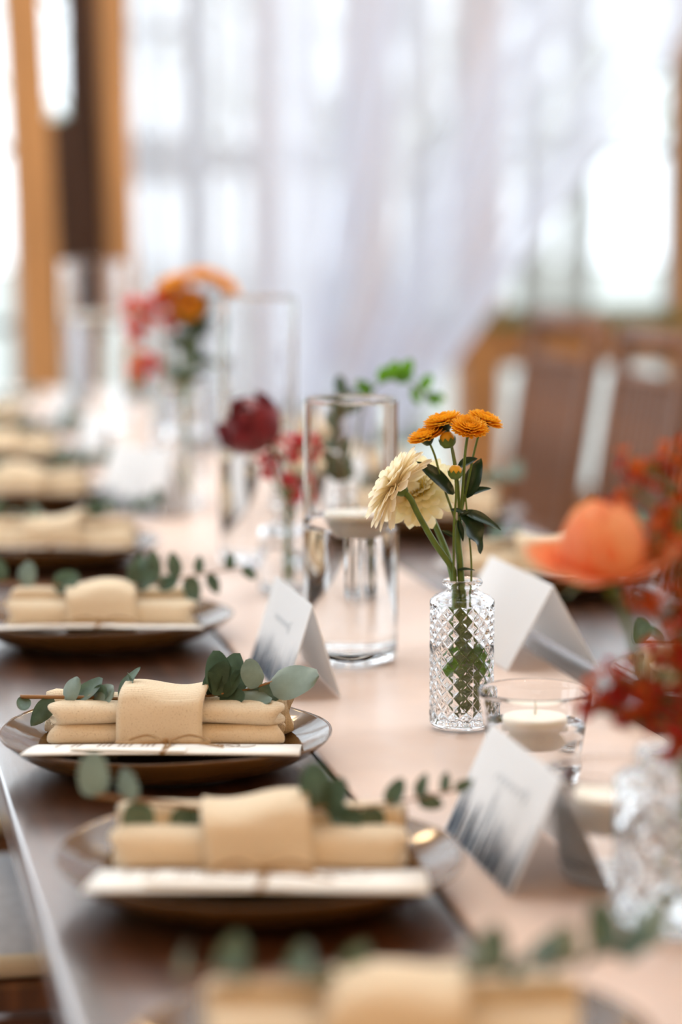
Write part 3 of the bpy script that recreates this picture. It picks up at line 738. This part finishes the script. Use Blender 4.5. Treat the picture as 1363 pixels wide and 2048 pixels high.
def diamond(n_around, pitch, z0, z1, depth, R):
    def d(r, z, th):
        if r < R * .97 or z < z0 or z > z1: return 0
        a = th / (2 * PI) * n_around; b = (z - z0) / pitch
        p = abs(((a + b) % 1) - .5) * 2; q = abs(((a - b) % 1) - .5) * 2   # 1 on the grooves
        g = max(p, q)
        fade = min(1, (z - z0) / .002, (z1 - z) / .002)
        return -depth * (g ** 3.0) * fade
    return d
def bottle(name, label, loc, R, HB, NR, RR, HT, seg, rows, cut=None, water=.07, wall=.0026, group=None):
    o = [(0, .0012), (R * .72, .001), (R * .80, 0), (R * .93, .0008), (R, .0045)]
    nz = rows
    o += [(R, lerp(.005, HB, k / nz)) for k in range(nz + 1)]
    o += [(R * .97, HB + .002), (R * .86, HB + .0048), (R * .66, HB + .0068), (NR + .003, HB + .0085), (NR, HB + .011), (NR, HT - .0075), (NR + .001, HT - .0058), (RR - .001, HT - .005), (RR, HT - .0028), (RR - .0008, HT - .0006), (RR - .003, HT)]
    i = [(0, .008), (R * .7, .008), (R - wall * 1.6, .010), (R - wall, .014)] + [(R - wall, lerp(.018, HB - .002, k / 8)) for k in range(9)] + [(R * .85 - wall * .5, HB + .0022), (R * .6, HB + .0042), (NR - .0015, HB + .0065), (NR - .0022, HB + .010), (NR - .0022, HT - .004), (NR - .001, HT - .001)]
    return glass_thing(name, label, 'vase', loc, o, i, seg, cut, (water, .0005), group)
BX, BY = .514, 1.938
RB = .0272
bottle('bud_vase', 'small diamond-cut glass bottle holding the yellow and cream flowers', (BX, BY, TZ + .0045), RB, .1065, .0122, .0172, .1255, 300, 150, diamond(15, .0118, .005, .1065, .0015, RB), .070)
RJ = .046
bottle('crystal_jar', 'large diamond-cut crystal jar at the right edge with red flowers', (.508, 1.371, TZ + .0045), RJ, .088, .030, .034, .108, 208, 80, diamond(13, .0215, .005, .088, .0035, RJ), .06, .0035)
bottle('bud_vase', 'round clear bud bottle behind the forest-print card, with the red rose', (.50, 2.66, TZ + .0045), .031, .070, .0125, .0165, .105, 64, 8, None, .05)
bottle('bud_vase', 'clear bud bottle hidden behind the near glass cylinder', (.562, 2.64, TZ + .0045), .027, .075, .0115, .0160, .115, 64, 8, None, .05)
bottle('bud_vase', 'far clear bottle vase with the orange and coral bouquet', (.504, 3.47, TZ + .0045), .030, .11, .0135, .018, .150, 64, 8, None, .07)

# ------------------------------------------------------------------ flowers of the diamond-cut bottle (local frame: x across, y away, z up)
BL = (BX, BY, TZ + .0045)
def px(x, y, d=0.0): return Vector(((x - 923) / 2370, d, (1462 - y) / 2350))
PET = blade(.033, .0120, 'petal', -.30, .30, .02, nu=9, nv=4, tip=.03).mesh('petal', 'gerbera')
PET2 = blade(.033, .0105, 'petal', -.20, .30, .02, nu=9, nv=4, tip=.03).mesh('petal', 'gerbera_pale')
def gerbera(label, centre, nrm, stem_pts, R, pet, seed, core):
    t = thing('gerbera_daisy', label, 'flower', BL, RZ, 'cream gerberas')
    rn = random.Random(seed)
    MB().tube(spline(stem_pts, 7), [lerp(.0030, .0024, k / (7 * (len(stem_pts) - 1))) for k in range(7 * (len(stem_pts) - 1) + 1)], 10).build('stem', 'stem', t)
    n = Vector(nrm).normalized(); a = n.cross(Vector((0, 0, 1))).normalized(); b = n.cross(a)
    c = Vector(centre)
    # green cup behind the head
    Mh = frame(c, a, n)
    MB().lathe([(0, -.009), (.003, -.0085), (.0048, -.006), (.0062, -.002), (.0055, .001), (0, .002)], 20, ).build('calyx', 'stem', t).matrix_local = Mh
    for ring, (cnt, r0, ln, lift) in enumerate(((20, .006, 1.0, -.10), (22, .006, 1.0, .16), (22, .0055, .92, .38), (20, .005, .78, .65), (16, .004, .58, 1.0))):
        for k in range(cnt):
            th = 2 * PI * (k + .5 * ring + rn.uniform(-.2, .2)) / cnt
            d = a * math.cos(th) + b * math.sin(th)
            lf_ = lift + rn.uniform(-.12, .12)
            dr = (d + n * lf_).normalized()
            s = ln * R / .036 * rn.uniform(.9, 1.07)
            inst('petal', pet, t, frame(c + d * r0 + n * (.0015 * ring), dr, n, s))
    # inner tuft
    m = MB()
    for k in range(130):
        th = k * 2.39996; r = .011 * math.sqrt(k / 130)
        d = a * math.cos(th) + b * math.sin(th); p = c + d * r + n * .004
        e = p + n * (.006 + .004 * (r / .011)) + d * (.001 + r * .5)
        m.tube([p, (p + e) / 2 + d * .0004, e], [.0007, .0008, .0003], 4)
    m.build('inner_florets', core, t)
gerbera('large cream gerbera facing away at the left of the bottle', px(795, 986, -.002), (-.80, .24, .52), [(-.0005, .004, .012), (-.004, 0, .085), px(906, 1170, .001), px(901, 1143, -.001), px(868, 1095, -.004), px(836, 1040, -.006), px(819, 1006, -.006), px(803, 991, -.003)], .0365, PET, 5, 'gerbera')
gerbera('smaller pale cream gerbera behind the large one', px(839, 1006, .036), (-.30, -.60, .72), [(.004, .006, .010), (.002, .004, .08), px(905, 1168, .003), px(893, 1120, .012), px(872, 1070, .024), px(853, 1030, .036), px(843, 1014, .038)], .0325, PET2, 8, 'gerbera_core')

def mum_bloom_mesh(R, seed, nm='mum_petal'):
    rn = random.Random(seed); m = MB()
    for ring, (cnt, ln, r0, lift, z) in enumerate(((26, .82, .14, -.10, 0), (26, .80, .13, .06, .03), (24, .70, .12, .24, .06), (20, .56, .12, .45, .09), (16, .38, .12, .75, .12), (14, .26, .10, 1.3, .15), (9, .18, .05, 2.2, .18))):
        for k in range(cnt):
            th = 2 * PI * (k + .5 * (ring % 2) + rn.uniform(-.15, .15)) / cnt
            d = Vector((math.cos(th), math.sin(th), 0)); dr = (d + Vector((0, 0, lift + rn.uniform(-.06, .06)))).normalized()
            L = ln * R * rn.uniform(.93, 1.07)
            bl = blade(L, R * .215, 'petal', .18, .55, nu=5, nv=3)
            m.add(bl.v, bl.f, frame(d * r0 * R + Vector((0, 0, z * R)), dr, (0, 0, 1)))
    return m.mesh('bloom', nm)
MUM = [mum_bloom_mesh(.0172, 1), mum_bloom_mesh(.0172, 2)]
CAL = MB().lathe([(0, -.0075), (.0022, -.0072), (.0040, -.0055), (.0066, -.0020), (.0072, .0005), (0, .0015)], 14, disp=lambda i, r, z, th: .0005 * math.sin(7 * th) * (r > .003)).mesh('calyx', 'dark_leaf')
t = thing('chrysanthemum_spray', 'golden yellow chrysanthemum spray with buds in the diamond-cut bottle', 'flower', BL, RZ)
def axis_M(p, n, sc=1): 
    n = Vector(n).normalized(); a = n.cross(Vector((0.1, 1, 0))).normalized()
    return frame(p, a, n, sc)
for k, (p, n, s) in enumerate(((px(851, 888, .006), (-.30, -.10, .95), 1.0), (px(886, 860, .012), (-.22, -.05, .97), 1.12), (px(934, 868, -.008), (.10, -.42, .9), 1.02), (px(966, 857, .010), (.34, -.12, .93), 1.0))):
    b = inst('bloom', MUM[k % 2], t, axis_M(p, n, s)); inst('calyx', CAL, b)
fork = px(917, 1052, .004)
stems = [([px(856, 897, .006), px(868, 925, .007), px(882, 975, .008), px(905, 1040, .006), px(914, 1070, .004)], .0011),
         ([px(893, 868, .012), px(901, 905, .011), px(909, 945, .009), px(915, 1000, .006), px(917, 1055, .004)], .0014),
         ([px(931, 880, -.007), px(926, 920, -.005), px(923, 985, 0), px(919, 1040, .003), px(917, 1056, .004)], .0014),
         ([px(956, 878, .009), px(944, 925, .007), px(932, 985, .005), px(922, 1030, .004), px(918, 1056, .004)], .0012),
         ([px(907, 962, -.006), px(909, 1000, -.006), px(905, 1060, -.006), px(905, 1120, -.005), px(906, 1172, -.003), (-.003, -.004, .06), (.004, -.006, .02)], .0011),
         ([px(899, 905, .004), px(905, 940, .006), px(913, 1000, .006)], .0008),
         ([px(929, 1005, .004), px(934, 1060, .002), px(940, 1120, .001), px(941, 1168, .001), (.006, .002, .08), (.010, .002, .03)], .0009),
         ([fork, px(914, 1090, .003), px(918, 1130, .002), px(921, 1172, .001), (.003, .002, .09), (.010, .004, .05), (.013, .004, .012)], .0032)]
for p_, r_ in stems:
    q = spline(p_, 5); MB().tube(q, [lerp(r_ * .85, r_, k / (len(q) - 1)) for k in range(len(q))], 8).build('stem', 'stem', t)
# buds
for p, n, s in ((px(907, 953, -.006), (0.05, -.1, 1), 1.0), (px(892, 892, .004), (-.15, -.1, 1), 1.15)):
    M = axis_M(p, n, s)
    b = MB().lathe([(0, -.0058), (.003, -.0054), (.0052, -.0028), (.0058, .0002), (.005, .003), (.0032, .005), (0, .0056)], 22, disp=lambda i, r, z, th: .00025 * math.sin(11 * th) * (r > .003)).build('bud', 'mum_bud', t); b.matrix_local = M
    m = MB().lathe([(0, -.0064), (.0034, -.0060), (.0057, -.0032), (.00635, -.0004), (.0062, .0008)], 36)
    m.f = [f for f in m.f if len(f) == 4]
    m.v = [(x, y, z + (.0016 * math.sin(9 * math.atan2(y, x)) if z > .0005 else 0)) for x, y, z in m.v]
    m.build('bud_sepals', 'stem', b)
DL = [blade(.03, .013, 'leaf', -.35, .30, .03).mesh('leaf', 'dark_leaf'), blade(.03, .0165, 'leaf', -.7, .25, .02, nu=16, lobes=2).mesh('leaf', 'dark_leaf')]
def leaf_to(p0, p1, nr, k=0, wd=1.0):
    d = p1 - p0; s = d.length / .03
    inst('leaf', DL[k], t, frame(p0, d, nr, (s * wd, s, s)))
leaf_to(px(906, 1000, .004), px(846, 921, -.004), (.6, -.75, .5), 0, .85)
leaf_to(px(931, 1008, .005), px(952, 925, .004), (-.4, -.9, .1), 0, 1.0)
leaf_to(px(934, 1000, .006), px(973, 978, -.002), (0, -.6, .8), 0, .9)
leaf_to(px(913, 945, .007), px(946, 922, .0), (-.2, -.7, .7), 0, 1.2)
leaf_to(px(922, 1032, .003), px(1007, 1052, -.002), (.1, -.6, .9), 0, .75)
leaf_to(px(921, 1034, .001), px(988, 1092, -.014), (.5, -.75, .5), 1, .8)
leaf_to(px(925, 1034, .0), px(902, 1022, -.008), (0, -.7, .7), 0, .9)
leaf_to(px(911, 1148, -.002), px(944, 1137, -.010), (0, -.5, .9), 0, .55)
leaf_to(px(906, 1082, .0), px(884, 1067, -.004), (-.3, -.7, .6), 0, .9)
leaf_to(px(914, 1050, .0), px(928, 1090, -.006), (.3, -.9, .2), 0, .6)
leaf_to(px(915, 1042, .0), px(942, 1028, -.004), (.1, -.9, .4), 0, .5)
# submerged leaves
for p0, p1, nr in (((.006, .004, .062), (-.012, -.008, .045), (.2, -1, .2)), ((.008, .003, .055), (.016, -.010, .066), (0, -1, .3)), ((.006, 0, .068), (.018, -.004, .052), (0, -1, 0)), ((.01, .002, .04), (.018, .004, .055), (0, -1, .2))):
    d = Vector(p1) - Vector(p0); inst('leaf', bpy.data.meshes.get('leaf_sub') or blade(.03, .018, 'leaf', -.2, .2).mesh('leaf_sub', 'bright_leaf'), t, frame(p0, d, nr, d.length / .03))

# ------------------------------------------------------------------ roses
def rose(label, base_loc, rz, stem_pts, head, nrm, R, mats, seed, open_=0.5, flare=None, cat='flower'):
    t = thing('rose', label, cat, base_loc, rz)
    rn = random.Random(seed)
    q = spline(stem_pts, 6); MB().tube(q, .0024, 8).build('stem', 'stem', t)
    n = Vector(nrm).normalized(); a = n.cross(Vector((.1, 1, 0))).normalized(); b = n.cross(a); c = Vector(head)
    def pm(m_): return blade(R * 1.5, R * 1.45, 'round', .75, .55, .015, nu=10, nv=8).mesh('petal', m_)
    meshes = [pm(m_) for m_ in mats]
    for ring, (cnt, rr, lift, s) in enumerate(((3, .10, 3.2, .72), (4, .18, 2.4, .80), (5, .27, 1.9, .88), (5, .36, 1.45 - .3 * open_, .95), (5, .44, 1.05 - .55 * open_, 1.0))):
        for k in range(cnt):
            th = 2 * PI * (k + .45 * ring + rn.uniform(-.15, .15)) / cnt
            d = a * math.cos(th) + b * math.sin(th)
            dr = (d * 1.0 + n * lift).normalized()
            inst('petal', meshes[(ring + k) % len(meshes)], t, frame(c + d * rr * R * .6 - n * R * .75, dr, n * .35 - d, s * rn.uniform(.93, 1.06)))
    if flare:
        fl_ = blade(R * 1.75, R * 1.5, 'round', .12, .35, .03, nu=10, nv=8).mesh('petal', mats[0])
        for d in flare:
            inst('petal', fl_, t, frame(c - n * R * .62, d, (0, -.3, 1), 1.0))
    cal = MB().lathe([(0, -R * .95), (R * .12, -R * .93), (R * .2, -R * .8), (R * .22, -R * .7), (0, -R * .6)], 14).build('calyx', 'stem', t)
    cal.matrix_local = frame(c, a, n)
    SEP = blade(R * .9, R * .25, 'leaf', -.6, .2).mesh('sepal', 'stem')
    for k in range(5):
        th = 2 * PI * k / 5 + .4; d = a * math.cos(th) + b * math.sin(th)
        inst('sepal', SEP, t, frame(c - n * R * .78 + d * R * .1, d + n * .15, n))
    return t
JX, JY = .508, 1.371
JL = (JX, JY, TZ + .0045)
def jp(x, y, d=0.0): return Vector(((x - 1366) / 3243, d, (1855 - y) / 3215))
rose('peach rose with one flared petal above the crystal jar', JL, RZ, [(.01, .006, .012), (-.005, .008, .10), jp(1285, 1400, .01), jp(1245, 1270, .012), jp(1218, 1190, .014), jp(1205, 1160, .014)],
     jp(1190, 1098, .014), (-.12, -.05, 1), .0300, ('rose_peach', 'rose_peach_pale', 'rose_peach'), 4, .15, flare=[(-1, -.25, .12), (-.9, .35, .15), (-.6, -.75, .02), (.8, -.4, .2)])
RL = (.50, 2.66, TZ + .0045)
def rp(x, y, d=0.0):  # bud bottle base projects near (582,1190)
    return Vector(((x - 572) / 1755, d, (1187 - y) / 1745))
rose('dark red rose leaning left out of the round bud bottle', RL, RZ, [(0, 0, .012), (0, 0, .10), rp(560, 960), rp(545, 905), rp(525, 878)],
     rp(497, 846, -.01), (-.60, -.32, .62), .0335, ('rose_dark', 'rose_dark'), 9, 1.25)

# ------------------------------------------------------------------ sprays of small florets
def floret_mesh(name, m, r=.007, n=7, seed=0):
    rn = random.Random(seed); mb = MB()
    for k in range(n):
        th = 2 * PI * k / n + rn.uniform(-.3, .3); bl = blade(r, r * .62, 'leaf', .3, .3, nu=4, nv=2)
        mb.add(bl.v, bl.f, frame((0, 0, 0), (math.cos(th), math.sin(th), rn.uniform(-.2, 1.0)), (0, 0, 1), rn.uniform(.7, 1.2)))
    return mb.mesh(name, m)
def spray(name, label, loc, rz, stem_pts, heads, mesh_list, count, seed, cat='flower', leafm=None, part='floret', smin=.7, smax=1.3, group=None):
    t = thing(name, label, cat, loc, rz, group); rn = random.Random(seed)
    st = MB(); q = spline(stem_pts, 6); st.tube(q, .0020, 7)
    tips = []
    for (c, r) in heads:
        c = Vector(c); j = q[int(len(q) * .8)]
        st.tube(spline([j, (j + c) / 2 + Vector((rn.uniform(-.005, .005), 0, .002)), c], 4), .0012, 5)
        n = int(count * r / sum(h[1] for h in heads))
        for k in range(n):
            while True:
                p = Vector((rn.uniform(-1, 1), rn.uniform(-1, 1), rn.uniform(-1, 1)))
                if p.length < 1: break
            e = c + Vector((p.x * r, p.y * r * .8, p.z * r * .75)); tips.append((e, p))
            st.tube([c - Vector((0, 0, r * .3)), e], .0005, 4, False)
    st.build('stem', 'stem', t)
    for e, p in tips:
        inst(part, rn.choice(mesh_list), t, frame(e, (rn.uniform(-1, 1), rn.uniform(-1, 1), rn.uniform(-.3, .6)), p + Vector((0, -.4, .6)), rn.uniform(smin, smax)))
    return t
RED = [floret_mesh('floret', 'red_floret', .009, 7, k) for k in range(2)]
ORG = [floret_mesh('floret', 'orange_floret', .009, 7, k) for k in range(2)]
COR = [floret_mesh('floret', 'coral', .010, 7, k) for k in range(2)]
PNK = [floret_mesh('floret', 'pink', .010, 7, k) for k in range(2)]
spray('red_flower_spray', 'dark red flower spray spilling over the rim of the crystal jar', JL, RZ, [(.008, -.004, .012), (.004, -.004, .10), jp(1340, 1480, -.01)],
      [(jp(1290, 1345, -.018), .026), (jp(1205, 1370, -.012), .015), (jp(1345, 1400, -.02), .030), (jp(1345, 1460, -.028), .022), (jp(1250, 1425, -.02), .014), (jp(1375, 1300, -.01), .026), (jp(1175, 1420, -.012), .010)], RED + [ORG[0]], 170, 21, smin=.5, smax=1.0)
spray('orange_flower_spray', 'orange-red flower spray just right of the peach rose', JL, RZ, [(-.008, .004, .012), (.0, .004, .10), jp(1345, 1350, .01)],
      [(jp(1300, 1120, .012), .020), (jp(1345, 1150, .01), .022), (jp(1275, 1200, .008), .012), (jp(1325, 1225, .006), .020), (jp(1375, 1195, .0), .02), (jp(1400, 1120, .0), .02)], ORG + [ORG[0]], 95, 22, smin=.45, smax=.95)
spray('orange_flower_spray', 'tallest loose orange-red spray at the upper right edge', JL, RZ, [(-.004, .010, .012), (.006, .012, .10), jp(1370, 1200, .03), jp(1350, 1080, .04)],
      [(jp(1300, 960, .045), .020), (jp(1345, 1010, .045), .016), (jp(1265, 1015, .05), .012), (jp(1225, 1050, .05), .010), (jp(1370, 950, .04), .018), (jp(1310, 1065, .045), .010)], ORG + [RED[0]], 60, 23, smin=.5, smax=1.0)
BER = [MB().lathe([(0, -.0045), (.003, -.0036), (.0043, -.0005), (.0038, .0025), (.0016, .0048), (0, .0056)], 12).mesh('berry', 'berry_red')]
spray('berry_spray', 'pink-red berry spray left of the near glass cylinder', RL, RZ, [(.004, 0, .012), (.004, 0, .10), rp(590, 1040)],
      [(rp(560, 915), .020), (rp(598, 900, .01), .018), (rp(535, 945), .010), (rp(575, 965), .011), (rp(590, 1000), .008)], BER + [PNK[0]], 90, 24, 'berries', part='berry', smin=.5, smax=1.0)
# bright leafy sprig behind the near cylinder
G = [blade(.024, .014, 'round', .2, .2).mesh('leaf', 'bright_leaf'), blade(.024, .012, 'leaf', .3, .3).mesh('leaf', 'bright_leaf')]
GL = (.562, 2.64, TZ + .0045)
s = thing('green_sprig', 'bright green leafy sprig rising behind the near glass cylinder', 'sprig', GL, RZ)
def gp(x, y, d=0.0): return Vector(((x - 663) / 1790, d, (1200 - y) / 1780))
sprig(s, [(0, 0, .012), (0, 0, .11), gp(690, 900), gp(715, 800), gp(765, 770), gp(835, 800)],
      [(.60, (-.6, -.3, .5), (0, -.8, .6), 1.1, 0), (.66, (-.7, -.1, .3), (0, -.8, .6), .9, 0), (.72, (.2, -.4, .9), (0, -.9, .2), 1.0, 0), (.78, (.3, -.3, .9), (0, -.9, .2), 1.1, 0), (.83, (.9, -.2, .2), (0, -.9, .4), 1.0, 0), (.86, (.45, -.1, 1), (.3, -.9, .2), 1.2, 0),
       (.90, (.2, -.2, -.9), (.1, -1, 0), 1.0, 1), (.94, (.4, -.2, .5), (0, -1, .3), 1.0, 0), (.97, (.6, -.2, -.6), (0, -1, .3), 1.0, 1), (1, (.6, -.2, -.2), (0, -1, .4), .9, 1)], .0016, G, 'stem')
s = thing('eucalyptus_branch', 'grey-green eucalyptus stem seen through the near glass cylinder', 'sprig', GL, RZ)
rn = random.Random(5)
sprig(s, [(.002, 0, .012), (-.002, 0, .11), gp(655, 960), gp(650, 880), gp(665, 800)], [(u, (rn.uniform(-1, 1), rn.uniform(-.6, .2), rn.uniform(.1, .9)), (0, -.8, .6), rn.uniform(.7, 1.1), rn.choice((0, 1))) for u in [.42 + .58 * k / 15 for k in range(16)]], .0016)

# far bouquet
FL = (.504, 3.47, TZ + .0045)
def fp(x, y, d=0.0): return Vector(((x - 372) / 1371, d, (1015 - y) / 1365))
FM = mum_bloom_mesh(.030, 6)
for k, (lb, head, nn) in enumerate((('orange bloom at the left of the far bouquet', fp(352, 580), (-.4, -.3, .9)), ('highest orange bloom of the far bouquet', fp(408, 566), (.1, -.2, 1)), ('orange bloom at the right of the far bouquet', fp(447, 582), (.6, -.2, .8)), ('lowest orange bloom of the far bouquet', fp(378, 618), (-.1, -.8, .5)))):
    t = thing('chrysanthemum', lb, 'flower', FL, RZ, 'orange chrysanthemums in the far bouquet')
    inst('bloom', FM, t, axis_M(head, nn, 1.0))
    MB().tube(spline([(.002 * k - .003, 0, .012), (.002 * k - .003, 0, .14), (head + Vector((0, 0, .15))) / 2 + Vector((0, 0, .03)), head], 6), .0016, 6).build('stem', 'stem', t)
spray('coral_flower_spray', 'coral and pink flower spray at the left of the far bouquet', FL, RZ, [(-.003, .002, .012), (-.004, 0, .14), fp(345, 720)],
      [(fp(285, 625), .024), (fp(322, 605), .015), (fp(275, 670), .018), (fp(340, 650), .013), (fp(300, 735), .016), (fp(278, 755), .014)], COR + PNK[:1], 120, 31)
t = thing('leafy_stem', 'dark leafy stem in the middle of the far bouquet', 'sprig', FL, RZ)
rn = random.Random(15)
sprig(t, [(.003, .002, .012), (.003, 0, .14), fp(385, 720), fp(395, 640)], [(u, (rn.uniform(-1, 1), rn.uniform(-.6, .4), rn.uniform(-.2, .8)), (0, -.7, .7), rn.uniform(1.0, 1.7), rn.choice((0, 1))) for u in [.5 + .5 * k / 21 for k in range(22)]], .0016, DL, 'stem')

# far leafy greens at the wide cylinder (dark green blur by the posts)
t = thing('leafy_stem', 'dim green leaves lying beside the wide far cylinder', 'sprig', (.62, 4.95, TZ + .02), RZ)
sprig(t, [(-.05, 0, 0), (0, 0, .03), (.06, 0, .05)], [(k / 11, (rn.uniform(-1, 1), rn.uniform(-.6, .4), rn.uniform(.1, .8)), (0, -.7, .7), rn.uniform(1.0, 1.6), 0) for k in range(12)], .0016, DL, 'stem')

# fallen burgundy leaf on the runner
o = blade(.042, .030, 'leaf', .5, -.3, .06, nu=16, lobes=2).build('fallen_leaf', 'burgundy')
o.matrix_local = frame((.455, 1.632, TZ + .011), (.95, -.15, .14), (-.05, -.55, 1), 1.6)
so = o.modifiers.new('thick', 'SOLIDIFY'); so.thickness = .0006
tag(o, 'dark burgundy fallen leaf on the runner behind the forest-print card', 'leaf')

# ------------------------------------------------------------------ unseen festoon strings added for warm fill (above and behind the viewpoint)
BULB = MB().lathe([(0, -.034), (.012, -.031), (.021, -.018), (.022, -.006), (.015, .010), (.011, .018), (0, .018)], 16).mesh('bulb', 'bulb_lit')
SOCK = MB().lathe([(0, .018), (.012, .018), (.012, .045), (0, .046)], 12).mesh('socket', 'cable_black')
for k, (y, z) in enumerate(((-1.3, 2.2), (-.2, 2.45), (3.9, 2.4))):
    t = thing('fill_festoon', ['unseen festoon string added for warm fill behind the viewpoint', 'unseen festoon string added for warm fill over the near table end', 'unseen festoon string added for warm fill over the middle of the table'][k], 'light', (0, y, 0))
    pts = [(-2.4 + 6.6 * i / 24, 0, z + .55 - .55 * (1 - ((i - 12) / 12) ** 2)) for i in range(25)]
    MB().tube(pts, .004, 6).build('cable', 'cable_black', t)
    for i in range(2, 23, 2):
        b = inst('bulb', BULB, t, Matrix.Translation(Vector(pts[i]) - Vector((0, 0, .05)))); inst('socket', SOCK, b)
        if i % 4 == 0:
            d = bpy.data.lights.new('fill_light', 'POINT'); d.energy = 11; d.color = (1.0, .66, .34); d.shadow_soft_size = .05
            l = bpy.data.objects.new('fill_light', d); COL.objects.link(l); l.parent = t; l.location = Vector(pts[i]) - Vector((0, 0, .12))
